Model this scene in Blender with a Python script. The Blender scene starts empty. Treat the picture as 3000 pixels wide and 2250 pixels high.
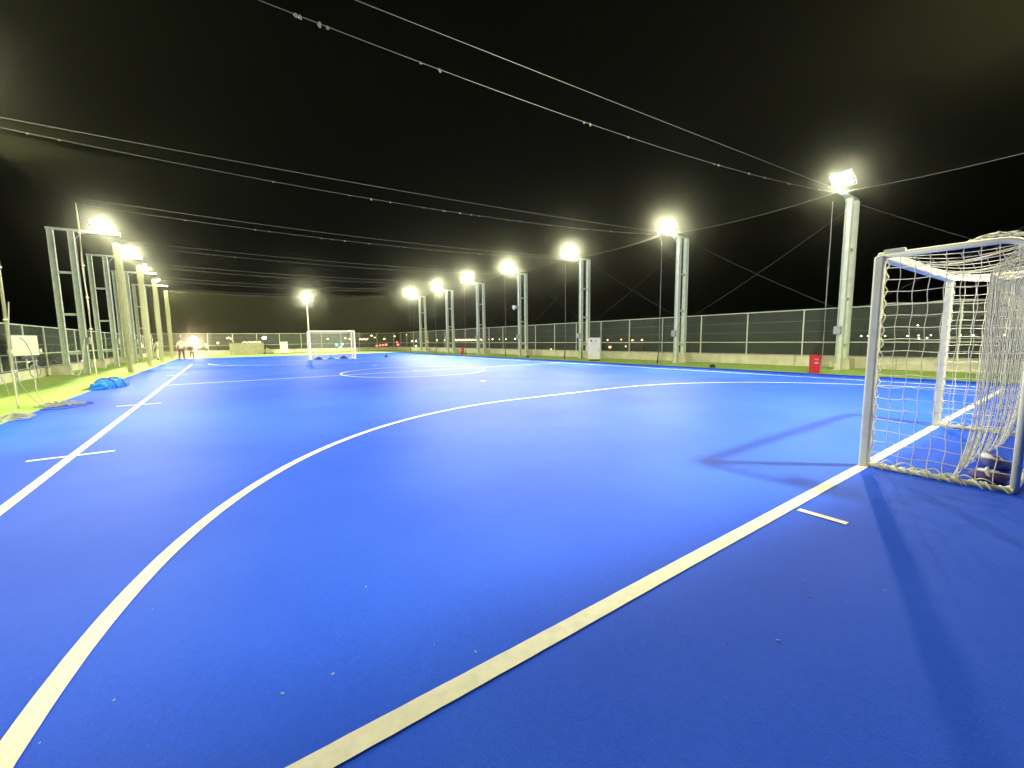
import bpy, bmesh, math, random
from mathutils import Vector, Matrix
random.seed(7)
R = math.radians
scene = bpy.context.scene
col = scene.collection

# ------------------------------------------------------------------ helpers
class MB:
    def __init__(s): s.v = []; s.f = []; s.m = []; s.mi = 0
    def add(s, vs, fs):
        o = len(s.v); s.v += [tuple(v) for v in vs]; s.f += [tuple(i + o for i in f) for f in fs]; s.m += [s.mi] * len(fs); return s
    def box(s, c, d, rz=0, taper=1.0):
        x, y, z = d[0] / 2, d[1] / 2, d[2] / 2; vs = []
        ca, sa = math.cos(rz), math.sin(rz)
        for k, t in ((-z, 1.0), (z, taper)):
            for i, j in ((-x, -y), (x, -y), (x, y), (-x, y)):
                i *= t; j *= t
                vs.append((c[0] + i * ca - j * sa, c[1] + i * sa + j * ca, c[2] + k))
        return s.add(vs, [(3, 2, 1, 0), (4, 5, 6, 7), (0, 1, 5, 4), (1, 2, 6, 5), (2, 3, 7, 6), (3, 0, 4, 7)])
    def tube(s, pts, r, n=6, caps=True):
        pts = [Vector(p) for p in pts]; rs = r if isinstance(r, (list, tuple)) else [r] * len(pts)
        t0 = (pts[1] - pts[0]).normalized()
        a = t0.orthogonal().normalized(); vs = []; fs = []
        for i, p in enumerate(pts):
            t = (pts[min(i + 1, len(pts) - 1)] - pts[max(i - 1, 0)])
            t = t.normalized() if t.length > 1e-9 else t0
            a = (a - t * a.dot(t)); a = a.normalized() if a.length > 1e-6 else t.orthogonal().normalized()
            b = t.cross(a)
            for k in range(n):
                w = 2 * math.pi * (k + .5) / n
                vs.append(p + (a * math.cos(w) + b * math.sin(w)) * rs[i])
        for i in range(len(pts) - 1):
            for k in range(n):
                fs.append((i * n + k, i * n + (k + 1) % n, (i + 1) * n + (k + 1) % n, (i + 1) * n + k))
        if caps:
            fs.append(tuple(range(n - 1, -1, -1))); fs.append(tuple((len(pts) - 1) * n + k for k in range(n)))
        return s.add(vs, fs)
    def sheet(s, fn, nu, nv):
        vs = [fn(i / nu, j / nv) for j in range(nv + 1) for i in range(nu + 1)]
        fs = [(j * (nu + 1) + i, j * (nu + 1) + i + 1, (j + 1) * (nu + 1) + i + 1, (j + 1) * (nu + 1) + i) for j in range(nv) for i in range(nu)]
        return s.add(vs, fs)
    def blob(s, c, r, seg=8, ring=6, wob=0.0):
        vs = [(c[0], c[1], c[2] - r[2])]
        for j in range(1, ring):
            ph = -math.pi / 2 + math.pi * j / ring
            for i in range(seg):
                th = 2 * math.pi * i / seg; q = 1 + random.uniform(-wob, wob)
                vs.append((c[0] + r[0] * math.cos(ph) * math.cos(th) * q, c[1] + r[1] * math.cos(ph) * math.sin(th) * q, c[2] + r[2] * math.sin(ph) * q))
        vs.append((c[0], c[1], c[2] + r[2])); n = len(vs) - 1; fs = []
        for i in range(seg): fs.append((0, 1 + (i + 1) % seg, 1 + i))
        for j in range(ring - 2):
            for i in range(seg):
                a = 1 + j * seg; b = a + seg
                fs.append((a + i, a + (i + 1) % seg, b + (i + 1) % seg, b + i))
        a = 1 + (ring - 2) * seg
        for i in range(seg): fs.append((a + i, a + (i + 1) % seg, n))
        return s.add(vs, fs)
    def build(s, name, mat, parent=None, smooth=False, bevel=0, loc=None):
        me = bpy.data.meshes.new(name); me.from_pydata(s.v, [], s.f)
        for m in (mat if isinstance(mat, (list, tuple)) else [mat]): me.materials.append(m)
        for p, mi in zip(me.polygons, s.m): p.material_index = mi; p.use_smooth = smooth
        me.update()
        o = bpy.data.objects.new(name, me); col.objects.link(o)
        if parent: o.parent = parent
        if loc: o.location = loc
        if bevel:
            b = o.modifiers.new('bevel', 'BEVEL'); b.width = bevel; b.segments = 2; b.limit_method = 'ANGLE'
        return o

def tag(o, label=None, cat=None, group=None, kind=None):
    if label: o['label'] = label
    if cat: o['category'] = cat
    if group: o['group'] = group
    if kind: o['kind'] = kind
    return o
def empty(name, loc, rz=0):
    o = bpy.data.objects.new(name, None); col.objects.link(o); o.location = loc; o.rotation_euler = (0, 0, rz); o.empty_display_size = .2
    return o
def copy_tree(o, parent=None):
    c = o.copy(); col.objects.link(c); c.parent = parent
    for ch in list(o.children): copy_tree(ch, c)
    return c

# ------------------------------------------------------------------ materials
def newmat(name):
    m = bpy.data.materials.new(name); m.use_nodes = True; nt = m.node_tree; nt.nodes.clear()
    out = nt.nodes.new('ShaderNodeOutputMaterial'); return m, nt, out
def N(nt, t, **kw):
    n = nt.nodes.new(t)
    for k, v in kw.items():
        if hasattr(n, k) and not k in n.inputs: setattr(n, k, v)
        else: n.inputs[k].default_value = v
    return n
def surf(name, c, rough=.6, var=.12, scale=6, metal=0, spec=.5, bump=0, bscale=60, c2=None, c2scale=1.5, c2amt=.5):
    m, nt, out = newmat(name); L = nt.links.new
    b = N(nt, 'ShaderNodeBsdfPrincipled'); b.inputs['Roughness'].default_value = rough; b.inputs['Metallic'].default_value = metal
    b.inputs['Specular IOR Level'].default_value = spec
    tc = N(nt, 'ShaderNodeTexCoord'); no = N(nt, 'ShaderNodeTexNoise'); no.inputs['Scale'].default_value = scale; no.inputs['Detail'].default_value = 5
    L(tc.outputs['Object'], no.inputs['Vector'])
    mr = N(nt, 'ShaderNodeMapRange'); mr.inputs['From Min'].default_value = .3; mr.inputs['From Max'].default_value = .7
    mr.inputs['To Min'].default_value = 1 - var; mr.inputs['To Max'].default_value = 1 + var
    L(no.outputs['Fac'], mr.inputs['Value'])
    mul = N(nt, 'ShaderNodeVectorMath', operation='SCALE'); L(mr.outputs[0], mul.inputs['Scale'])
    if c2:
        n2 = N(nt, 'ShaderNodeTexNoise'); n2.inputs['Scale'].default_value = c2scale; n2.inputs['Detail'].default_value = 6; L(tc.outputs['Object'], n2.inputs['Vector'])
        r2 = N(nt, 'ShaderNodeMapRange'); r2.inputs['From Min'].default_value = .5; r2.inputs['From Max'].default_value = .72; r2.inputs['To Max'].default_value = c2amt
        L(n2.outputs['Fac'], r2.inputs['Value'])
        mx = N(nt, 'ShaderNodeMix', data_type='RGBA'); mx.inputs['A'].default_value = (*c, 1); mx.inputs['B'].default_value = (*c2, 1)
        L(r2.outputs[0], mx.inputs['Factor']); L(mx.outputs['Result'], mul.inputs[0])
    else: mul.inputs[0].default_value = c
    L(mul.outputs[0], b.inputs['Base Color'])
    if bump:
        nb = N(nt, 'ShaderNodeTexNoise'); nb.inputs['Scale'].default_value = bscale; nb.inputs['Detail'].default_value = 3; L(tc.outputs['Object'], nb.inputs['Vector'])
        bp = N(nt, 'ShaderNodeBump'); bp.inputs['Strength'].default_value = bump; bp.inputs['Distance'].default_value = .01
        L(nb.outputs['Fac'], bp.inputs['Height']); L(bp.outputs[0], b.inputs['Normal'])
    L(b.outputs[0], out.inputs[0]); return m
def glow(name, c, s):
    m, nt, out = newmat(name); e = N(nt, 'ShaderNodeEmission'); e.inputs['Color'].default_value = (*c, 1); e.inputs['Strength'].default_value = s
    nt.links.new(e.outputs[0], out.inputs[0]); return m
def netmat(name, c, ax, s, w, diag=False, trans=.45):
    """a fabric of crossing cords, open between them"""
    m, nt, out = newmat(name); L = nt.links.new
    tc = N(nt, 'ShaderNodeTexCoord'); sp = N(nt, 'ShaderNodeSeparateXYZ'); L(tc.outputs['Object'], sp.inputs[0])
    a, b = sp.outputs[ax[0]], sp.outputs[ax[1]]
    if diag:
        p = N(nt, 'ShaderNodeMath', operation='ADD'); L(a, p.inputs[0]); L(b, p.inputs[1])
        q = N(nt, 'ShaderNodeMath', operation='SUBTRACT'); L(a, q.inputs[0]); L(b, q.inputs[1]); a, b = p.outputs[0], q.outputs[0]
    res = []
    for o in (a, b):
        md = N(nt, 'ShaderNodeMath', operation='FLOORED_MODULO'); L(o, md.inputs[0]); md.inputs[1].default_value = s
        lt = N(nt, 'ShaderNodeMath', operation='LESS_THAN'); L(md.outputs[0], lt.inputs[0]); lt.inputs[1].default_value = w; res.append(lt.outputs[0])
    mx = N(nt, 'ShaderNodeMath', operation='MAXIMUM'); L(res[0], mx.inputs[0]); L(res[1], mx.inputs[1])
    d = N(nt, 'ShaderNodeBsdfDiffuse'); d.inputs[0].default_value = (*c, 1)
    t = N(nt, 'ShaderNodeBsdfTranslucent'); t.inputs[0].default_value = (*c, 1)
    dt = N(nt, 'ShaderNodeMixShader'); dt.inputs[0].default_value = trans; L(d.outputs[0], dt.inputs[1]); L(t.outputs[0], dt.inputs[2])
    tr = N(nt, 'ShaderNodeBsdfTransparent')
    ms = N(nt, 'ShaderNodeMixShader'); L(mx.outputs[0], ms.inputs[0]); L(tr.outputs[0], ms.inputs[1]); L(dt.outputs[0], ms.inputs[2])
    L(ms.outputs[0], out.inputs[0]); return m

def courtmat():
    m, nt, out = newmat('blue_court_coating'); L = nt.links.new
    b = N(nt, 'ShaderNodeBsdfPrincipled'); tc = N(nt, 'ShaderNodeTexCoord')
    big = N(nt, 'ShaderNodeTexNoise'); big.inputs['Scale'].default_value = .55; big.inputs['Detail'].default_value = 5; L(tc.outputs['Object'], big.inputs['Vector'])
    mx = N(nt, 'ShaderNodeMix', data_type='RGBA'); mx.inputs['A'].default_value = (.018, .098, .86, 1); mx.inputs['B'].default_value = (.028, .120, .92, 1)
    mr = N(nt, 'ShaderNodeMapRange'); mr.inputs['From Min'].default_value = .38; mr.inputs['From Max'].default_value = .62; L(big.outputs['Fac'], mr.inputs['Value']); L(mr.outputs[0], mx.inputs['Factor'])
    fine = N(nt, 'ShaderNodeTexNoise'); fine.inputs['Scale'].default_value = 45; fine.inputs['Detail'].default_value = 4; L(tc.outputs['Object'], fine.inputs['Vector'])
    fr = N(nt, 'ShaderNodeMapRange'); fr.inputs['From Min'].default_value = .3; fr.inputs['From Max'].default_value = .7; fr.inputs['To Min'].default_value = .95; fr.inputs['To Max'].default_value = 1.05; L(fine.outputs['Fac'], fr.inputs['Value'])
    sc = N(nt, 'ShaderNodeVectorMath', operation='SCALE'); L(mx.outputs['Result'], sc.inputs[0]); L(fr.outputs[0], sc.inputs['Scale'])
    # grit worn pale
    vo = N(nt, 'ShaderNodeTexNoise'); vo.inputs['Scale'].default_value = 70; vo.inputs['Detail'].default_value = 1; L(tc.outputs['Object'], vo.inputs['Vector'])
    gr = N(nt, 'ShaderNodeMapRange'); gr.inputs['From Min'].default_value = .74; gr.inputs['From Max'].default_value = .80; gr.inputs['To Max'].default_value = .18; L(vo.outputs['Fac'], gr.inputs['Value'])
    m2 = N(nt, 'ShaderNodeMix', data_type='RGBA'); L(sc.outputs[0], m2.inputs['A']); m2.inputs['B'].default_value = (.25, .38, .95, 1); L(gr.outputs[0], m2.inputs['Factor'])
    L(m2.outputs['Result'], b.inputs['Base Color'])
    b.inputs['Roughness'].default_value = .62; b.inputs['Specular IOR Level'].default_value = .07
    nb = N(nt, 'ShaderNodeTexNoise'); nb.inputs['Scale'].default_value = 170; nb.inputs['Detail'].default_value = 3; L(tc.outputs['Object'], nb.inputs['Vector'])
    bp = N(nt, 'ShaderNodeBump'); bp.inputs['Strength'].default_value = .22; bp.inputs['Distance'].default_value = .005; L(nb.outputs['Fac'], bp.inputs['Height']); L(bp.outputs[0], b.inputs['Normal'])
    L(b.outputs[0], out.inputs[0]); return m

M = dict(
    court=courtmat(),
    line=surf('line_paint', (.86, .83, .68), .6, .07, 22, c2=(.60, .62, .66), c2scale=9, c2amt=.18),
    turf=surf('green_coating', (.40, .60, .12), .75, .14, 3, bump=.3, c2=(.34, .50, .10), c2scale=.7, c2amt=.5),
    concrete=surf('parapet_concrete', (.66, .62, .46), .85, .12, 2.5, bump=.2, c2=(.52, .49, .37), c2scale=1.1, c2amt=.5),
    galv=surf('galvanised_steel', (.62, .66, .52), .5, .12, 4, metal=.0),
    galvd=surf('dull_steel', (.40, .44, .42), .55, .15, 6, metal=.3),
    rail=surf('painted_rail', (.55, .60, .45), .5, .08, 5),
    white=surf('white_goal_paint', (.86, .84, .64), .38, .06, 5, c2=(.62, .60, .50), c2scale=7, c2amt=.35),
    cord=surf('white_cord', (.85, .80, .62), .8, .12, 25),
    cordg=surf('aged_cord', (.40, .40, .34), .9, .15, 20),
    cable=surf('steel_cable', (.17, .17, .13), .5, .2, 30, metal=.2),
    black=surf('black_rubber', (.02, .02, .022), .6, .2, 20),
    housing=surf('lamp_housing', (.35, .36, .36), .45, .1, 8),
    lamp=glow('flood_led', (1.0, .97, .80), 160),
    block=surf('service_block_render', (.30, .29, .18), .85, .15, 3),
    cab=surf('cabinet_paint', (.80, .76, .66), .45, .05, 4),
    cabdark=surf('cabinet_near_black', (.05, .05, .055), .7),  # near-black colour of the cabinet base, call button and board tray
    red=surf('red_box_paint', (.62, .03, .04), .4, .1, 8),
    pinklamp=surf('red_lamp_glass', (.80, .16, .18), .2, .05),
    tarp=surf('blue_tarpaulin', (.015, .20, .66), .4, .25, 9, bump=.6, bscale=20),
    tarpd=surf('dark_blue_fabric', (.02, .04, .30), .7, .2, 9),
    purple=surf('purple_fabric', (.05, .02, .16), .8, .2, 12, bump=.4, bscale=30),
    bagw=surf('white_fabric', (.70, .68, .72), .8, .08, 9, bump=.4, bscale=25),
    panelw=surf('cream_panel', (.66, .66, .46), .6, .06, 3),
    skin=surf('skin', (.50, .32, .22), .5, .05, 20),
    hair=surf('black_hair', (.012, .010, .010), .5, .2, 60),
    shirt=surf('pale_shirt', (.42, .43, .30), .8, .08, 12),
    trous=surf('maroon_trousers', (.10, .018, .025), .85, .15, 15),
    darkc=surf('dark_brown_clothes', (.07, .028, .015), .85, .15, 15),
    shoe=surf('dark_shoes', (.03, .03, .035), .6),
    ground=surf('dark_ground', (.045, .05, .035), .95, .3, .05),
    leaf=surf('dark_leaves', (.035, .06, .02), .8, .3, 3),
    bark=surf('bark', (.05, .035, .025), .9, .3, 9),
    wall=surf('far_wall', (.16, .13, .09), .9, .15, 1),
    roof=surf('far_roof', (.05, .05, .055), .8, .2, 1),
    grit=surf('paper_scrap', (.34, .40, .55), .9, .1, 50),
)
M['ceil'] = netmat('ceiling_netting', (.36, .36, .20), (0, 1), .025, .00016, trans=.5)
M['end'] = netmat('end_netting', (.55, .55, .30), (0, 2), .05, .0008, trans=.5)
M['side'] = netmat('side_netting', (.50, .50, .28), (1, 2), .05, .0014, trans=.5)
M['bund'] = netmat('gathered_netting', (.66, .66, .42), (1, 2), .02, .0032, trans=.5)
M['link_x'] = netmat('chain_link_side', (.36, .40, .33), (1, 2), .07, .007, diag=True, trans=.1)
M['link_y'] = netmat('chain_link_end', (.36, .40, .33), (0, 2), .07, .007, diag=True, trans=.1)

# ------------------------------------------------------------------ dimensions (metres; court centre at the origin, far goal towards +y)
W, L_ = 8.31, 15.63
XR, XL = 13.7, -13.0          # inner parapet faces
YF, YN = 40.5, -22.5
MY = [-18.0, -11.2, -4.38, 2.45, 9.1, 15.4, 21.5, 28.4]   # mast rows

# ------------------------------------------------------------------ setting
g = MB().sheet(lambda u, v: (-900 + 1800 * u, -900 + 1800 * v, -9 ), 6, 6).build('ground', M['ground']); tag(g, kind='structure')
d = MB().box(((XR + XL) / 2, (YF + YN) / 2, -4.5), (XR - XL + 1.2, YF - YN + 1.2, 9)).build('roof_deck', M['concrete']); tag(d, kind='structure')
t = MB(); t.sheet(lambda u, v: (XL + (XR - XL) * u, YN + (YF - YN) * v, .004), 8, 20); t = t.build('green_margin', M['turf']); tag(t, kind='structure')
c = MB()
BX0, BX1, BY0, BY1 = -9.9, 10.0, -20.5, 28.2
c.box(((BX0 + BX1) / 2, (BY0 + BY1) / 2, .008), (BX1 - BX0, BY1 - BY0, .012)); c = c.build('blue_court', M['court']); tag(c, kind='structure')
# line markings, one painted sheet each at z = .018
Z = .0185
def quad(mb, x0, y0, x1, y1, z=Z): mb.add([(x0, y0, z), (x1, y0, z), (x1, y1, z), (x0, y1, z)], [(0, 1, 2, 3)])
def wob(a): return .0008 * math.sin(a * 3.1) + .0005 * math.sin(a * 23.7 + 1) + .0004 * math.sin(a * 51.3)
def arcstrip(mb, cx, cy, r, a0, a1, w, n=90, z=Z):
    vs = []
    for i in range(n + 1):
        a = a0 + (a1 - a0) * i / n
        for q in (r - w / 2 + wob(a * r), r + w / 2 + wob(a * r + 4)): vs.append((cx + q * math.cos(a), cy + q * math.sin(a), z))
    mb.add(vs, [(2 * i, 2 * i + 1, 2 * i + 3, 2 * i + 2) for i in range(n)])
def linestrip(mb, x0, y0, x1, y1, w, z=Z):
    a = Vector((x0, y0)); b = Vector((x1, y1)); dd = (b - a).normalized(); n = Vector((-dd.y, dd.x)); k = max(2, int((b - a).length / .06)); vs = []
    for i in range(k + 1):
        p = a + (b - a) * i / k; t_ = i * .06
        p0 = p - n * (w / 2 + wob(t_)); p1 = p + n * (w / 2 + wob(t_ + 7)); vs += [(p0.x, p0.y, z), (p1.x, p1.y, z)]
    mb.add(vs, [(2 * i, 2 * i + 2, 2 * i + 3, 2 * i + 1) for i in range(k)])
LW = .088
mb = MB()
linestrip(mb, -W + LW / 2 + .002, -L_, W - LW / 2 - .002, -L_, LW); linestrip(mb, -W + LW / 2 + .002, L_, W - LW / 2 - .002, L_, LW)
linestrip(mb, -W, -L_ - LW / 2, -W, L_ + LW / 2, LW); linestrip(mb, W, -L_ - LW / 2, W, L_ + LW / 2, LW)
tag(mb.build('boundary_line_marking', M['line']), kind='structure')
mb = MB(); linestrip(mb, -W + LW / 2 + .003, 0, -3.0, 0, LW * .95); linestrip(mb, 3.0, 0, W - LW / 2 - .003, 0, LW * .95); linestrip(mb, -2.92, 0, 2.92, 0, LW * .95)
tag(mb.build('halfway_line_marking', M['line']), kind='structure')
mb = MB(); arcstrip(mb, 0, 0, 2.96, 0, 2 * math.pi, LW * .95, 180, Z + .003)
arcstrip(mb, 0, 0, .05, 0, 2 * math.pi, .1, 24, Z + .005)
tag(mb.build('centre_circle_marking', M['line']), kind='structure')
for sgn in (-1, 1):
    mb = MB(); yy = sgn * L_; e = .045
    if sgn < 0:
        arcstrip(mb, -1.46, yy, 6.01, math.pi - .009, math.pi / 2, LW); arcstrip(mb, 1.46, yy, 6.01, math.pi / 2, .009, LW)
    else:
        arcstrip(mb, -1.46, yy, 6.01, math.pi + .009, 1.5 * math.pi, LW); arcstrip(mb, 1.46, yy, 6.01, 1.5 * math.pi, 2 * math.pi - .009, LW)
    linestrip(mb, -1.46, yy - sgn * 6.01, 1.46, yy - sgn * 6.01, LW)
    arcstrip(mb, 0, yy - sgn * 5.98, .055, 0, 2 * math.pi, .11, 24, Z + .004)
    arcstrip(mb, 0, yy - sgn * 10, .055, 0, 2 * math.pi, .11, 24)
    tag(mb.build('penalty_area_marking', M['line']), kind='structure')
mb = MB()
for y in (-10, -5, 5, 10): linestrip(mb, -W - .37, y, -W - LW / 2 - .003, y, .065); linestrip(mb, -W + LW / 2 + .003, y, -W + .37, y, .065)
for sgn in (-1, 1):
    for x in (-3.28, 3.2): linestrip(mb, x, sgn * (L_ + .07), x, sgn * (L_ + .37), .06)
tag(mb.build('tick_marking', M['line']), kind='structure')

# ------------------------------------------------------------------ parapets, fences
ORD = ['nearest', 'second nearest', 'third nearest', 'fourth nearest', 'fifth nearest', 'sixth nearest', 'seventh nearest', 'eighth nearest', 'ninth nearest']
def parapet(x0, y0, x1, y1, h, out, label):
    dx, dy = x1 - x0, y1 - y0; ln = math.hypot(dx, dy); a = math.atan2(dy, dx); mb = MB(); n = max(2, int(ln / 3.2))
    o = empty('parapet_wall', (x0, y0, 0)); ox, oy = out
    for i in range(n):    # cast sections with open joints
        t0, t1 = i / n, (i + 1) / n; cx = dx * (t0 + t1) / 2 + ox * .13; cy = dy * (t0 + t1) / 2 + oy * .13
        mb.box((cx, cy, h / 2 + .004), (ln / n - .012, .26, h - .008), a)
    mb.build('wall', M['concrete'], o, bevel=.01)
    MB().box((dx / 2 + ox * .13, dy / 2 + oy * .13, h + .018), (ln, .30, .035), a).build('coping', M['concrete'], o, bevel=.008)
    return tag(o, label, 'low wall')
parapet(XR, YN, XR, YF + .26, .42, (1, 0), 'long low concrete wall under the fence behind the right row of masts')
parapet(XL, YN, XL, YF + .26, .32, (-1, 0), 'low concrete wall behind the green strip and netting at the left')
parapet(XL, YF, XR, YF, .42, (0, 1), 'low concrete wall across the far end behind the far goal')

def fence(x0, y0, x1, y1, z0, z1, zr, sp, link, label, start=0, railoff=(0, 0), gap=None):
    o = empty('chain_link_fence', (x0, y0, 0)); dx, dy = x1 - x0, y1 - y0; ln = math.hypot(dx, dy); ux, uy = dx / ln, dy / ln
    m = MB().sheet(lambda u, v: (dx * u, dy * u, z0 + .05 + (z1 - z0 - .07) * v), 20, 2); m.build('mesh_panel', link, o)
    s = start; first = None
    while s <= ln:
        if first is None:
            first = MB().tube([(0, 0, z0 + .02), (0, 0, z1)], .030, 10).build('post', M['galv'], o); p = first
            fl = MB().box((0, 0, z0 + .03), (.14, .14, .02)).build('base_plate', M['galvd'], first)
        else: p = first.copy(); col.objects.link(p); p.parent = o; f2 = fl.copy(); col.objects.link(f2); f2.parent = p
        p.location = (ux * s, uy * s, 0); s += sp
    MB().tube([(0, 0, z1 + .01), (dx, dy, z1 + .01)], .027, 8).build('top_rail', M['rail'], o)
    MB().tube([(railoff[0], railoff[1], zr), (dx + railoff[0], dy + railoff[1], zr)], .026, 8).build('handrail', M['rail'], o)
    MB().tube([(0, 0, z0 + .06), (dx, dy, z0 + .06)], .016, 6).build('bottom_rail', M['galvd'], o)
    w = MB()
    for q in (.33, .66): zz = zr + (z1 - zr) * q; w.tube([(0, 0, zz), (dx, dy, zz)], .005, 4)
    w.build('tension_wire', M['galvd'], o)
    return tag(o, label, 'fence')
fence(13.87, -14.0 - 4.64 - 2.38, 13.87, YF + .1, .42, 2.40, 1.03, 2.33, M['link_x'], 'tall chain link fence along the right side behind the floodlight masts', 0, (-.10, 0))
fence(-13.15, -10, -13.15, YF + .1, .34, 2.12, .98, 2.4, M['link_x'], 'chain link fence along the left side seen through the netting', .9, (.10, 0))
fence(-13.0, 40.63, 13.7, 40.63, .42, 2.35, 1.05, 2.35, M['link_y'], 'chain link fence across the far end behind the far goal', .4, (0, -.1))

# ------------------------------------------------------------------ floodlight masts
HM = 6.22
def spot(parent, loc, target, energy, size=.10, ang=150, blend=.4):
    l = bpy.data.lights.new('flood_beam', 'SPOT'); l.energy = energy; l.color = LIGHTCOL; l.spot_size = R(ang); l.spot_blend = blend; l.shadow_soft_size = size
    o = bpy.data.objects.new('flood_beam', l); col.objects.link(o); o.parent = parent; o.location = loc
    o.rotation_euler = (Vector(target) - Vector(loc)).to_track_quat('-Z', 'Y').to_euler(); return o
LIGHTCOL = (1.0, .98, .65)
EN = 5600
def head(parent, x, z, tilt):
    """LED flood facing -x, tilted down; x,z = centre"""
    h = empty('floodlight', (x, 0, z)); h.parent = parent; h.rotation_euler = (0, tilt, 0)
    b = MB().box((.07, 0, 0), (.10, .62, .50)); 
    for k in range(9): b.box((.155, -.26 + k * .065, 0), (.07, .012, .44))
    b.build('lamp_housing', M['housing'], h, bevel=.01)
    MB().box((.012, 0, 0), (.02, .56, .44)).build('lamp_panel', M['lamp'], h, bevel=.004)
    br = MB(); br.tube([(.07, -.34, 0), (.07, -.34, -.36), (.07, .34, -.36), (.07, .34, 0)], .016, 6)
    br.build('bracket', M['galvd'], h); return h
def make_mast(energy, plinth_h, axis):
    o = empty('floodlight_mast', (0, 0, 0))
    def hcol(x, name, z0):       # H section column
        m = MB(); m.box((x - .09, 0, (HM + z0) / 2), (.014, .19, HM - z0)); m.box((x + .09, 0, (HM + z0) / 2), (.014, .19, HM - z0)); m.box((x, 0, (HM + z0) / 2 - .003), (.166, .02, HM - z0 - .01))
        m.box((x, 0, z0 + .014), (.30, .30, .024)); return m.build(name, M['galv'], o)
    hcol(0, 'column', .01); hcol(.62, 'column', plinth_h)
    for z in (.95, 2.65, 4.45):
        MB().box((.31, 0, z), (.42, .09, .10)).build('rung', M['galv'], o, bevel=.006)
    m = MB(); m.box((-.42, 0, HM + .055), (2.35, .10, .10)); m.box((-1.60, 0, HM + .055), (.012, .18, .18)); m.build('top_beam', M['galv'], o, bevel=.006)
    MB().box((.62 + .15, 0, plinth_h / 2), (.62, .42, plinth_h - .012)).build('plinth', M['concrete'], o, bevel=.012)
    m = MB(); m.tube([(-.13, .05, .25), (-.13, .05, 5.9), (-.3, .04, 6.15), (-.9, .0, 6.33)], .016, 6); m.build('conduit', M['galvd'], o)
    m = MB(); m.box((-.17, .05, 1.5), (.10, .22, .30)); m.build('junction_box', M['housing'], o, bevel=.01)
    head(o, -.92, HM + .46, R(-52))
    a = R(axis); spot(o, (-1.0, 0, HM + .40), (-1.0 - math.sin(a), 0, HM + .40 - math.cos(a)), energy, .10, 166, .06)
    return o
first = make_mast(EN, .42, 98)
rl = ['galvanised twin column floodlight mast behind the camera end of the right row', 'tallest twin column floodlight mast, just left of the near goal post', 'second floodlight mast of the right row from the near goal', 'third floodlight mast of the right row, beside the pale cabinet', 'fourth floodlight mast of the right row carrying a loudspeaker', 'fifth floodlight mast of the right row from the near goal', 'sixth floodlight mast of the right row, second from the far end', 'smallest and farthest floodlight mast of the right row']
right = []
for i, y in enumerate(MY):
    o = first if i == 0 else copy_tree(first); o.location = (12.2, y, 0); tag(o, rl[i], 'floodlight mast', 'floodlight masts along the court'); right.append(o)
ll = ['left row floodlight mast behind the camera', 'left row floodlight mast beside the camera', 'left row floodlight mast nearest the left picture edge', 'left row floodlight mast beyond the left picture edge', 'ladder shaped floodlight mast standing farthest left in the photo', 'second ladder shaped floodlight mast from the left', 'third ladder shaped floodlight mast of the left row', 'farthest and smallest floodlight mast of the left row']
LY = [-18.0, -11.2, -4.38, 2.45, 9.25, 15.8, 22.3, 30.2]
firstl = make_mast(EN * .62, .42, 75)
last = copy_tree(firstl)
for i, y in enumerate(LY):
    if i in (0, 3): continue
    o = firstl if i == 1 else (last if i == 7 else copy_tree(last)); o.location = (-11.75, y, 0); o.rotation_euler = (0, 0, math.pi); tag(o, ll[i], 'floodlight mast', 'floodlight masts along the court')
for o_, f_ in ((right[0], .07), (firstl, .44), (right[1], .46)):
    for ch in o_.children:
        if ch.type == 'LIGHT': ch.data = ch.data.copy(); ch.data.energy = EN * f_
for ch in firstl.children:      # this lamp is turned up the court
    if ch.type == 'LIGHT': ch.data.spot_blend = .5; ch.rotation_euler = Vector((-math.sin(R(84)) * .5, -math.sin(R(84)) * .866, -math.cos(R(84)))).to_track_quat('-Z', 'Y').to_euler()
# single light poles behind each goal
def make_pole():
    o = empty('light_pole', (0, 0, 0))
    MB().tube([(0, 0, .02), (0, 0, 1.2), (0, 0, 6.35)], [.10, .095, .07], 14).build('pole', M['galv'], o, smooth=True)
    MB().box((0, 0, .05), (.36, .36, .06)).box((0, 0, .55), (.2, .2, .5)).build('base_plate', M['galvd'], o, bevel=.01)
    MB().box((0, 0, 6.37), (.14, .9, .08)).build('cross_arm', M['galv'], o, bevel=.01)
    head(o, -.12, 6.75, R(-55))
    a = R(98); spot(o, (-.2, 0, 6.7), (-.2 - math.sin(a), 0, 6.7 - math.cos(a)), EN * .8, .10, 166, .10); return o
p0 = make_pole(); p0.location = (1.1, -18.2, 0); p0.rotation_euler.z = -math.pi / 2; tag(p0, 'pale round light pole behind the near goal', 'light pole', 'light poles behind the goals')
p1 = copy_tree(p0); p1.location = (2.15, 38.9, 0); p1.rotation_euler.z = math.pi / 2; tag(p1, 'pale round light pole rising behind the far goal', 'light pole')
for ch in p0.children:
    if ch.type == 'LIGHT': ch.data = ch.data.copy(); ch.data.energy = EN * 1.05; ch.data.shadow_soft_size = .22

# loudspeaker on the fourth mast
o = empty('loudspeaker', (11.98, MY[4] - .02, 3.75)); tag(o, 'small pale horn loudspeaker fixed to a floodlight mast', 'loudspeaker')
MB().tube([(0, 0, 0), (-.12, 0, 0), (-.34, 0, -.06)], [.07, .09, .19], 14).build('horn', M['cab'], o, smooth=True)
MB().box((.05, 0, 0), (.09, .06, .22)).build('bracket', M['galvd'], o)

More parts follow.
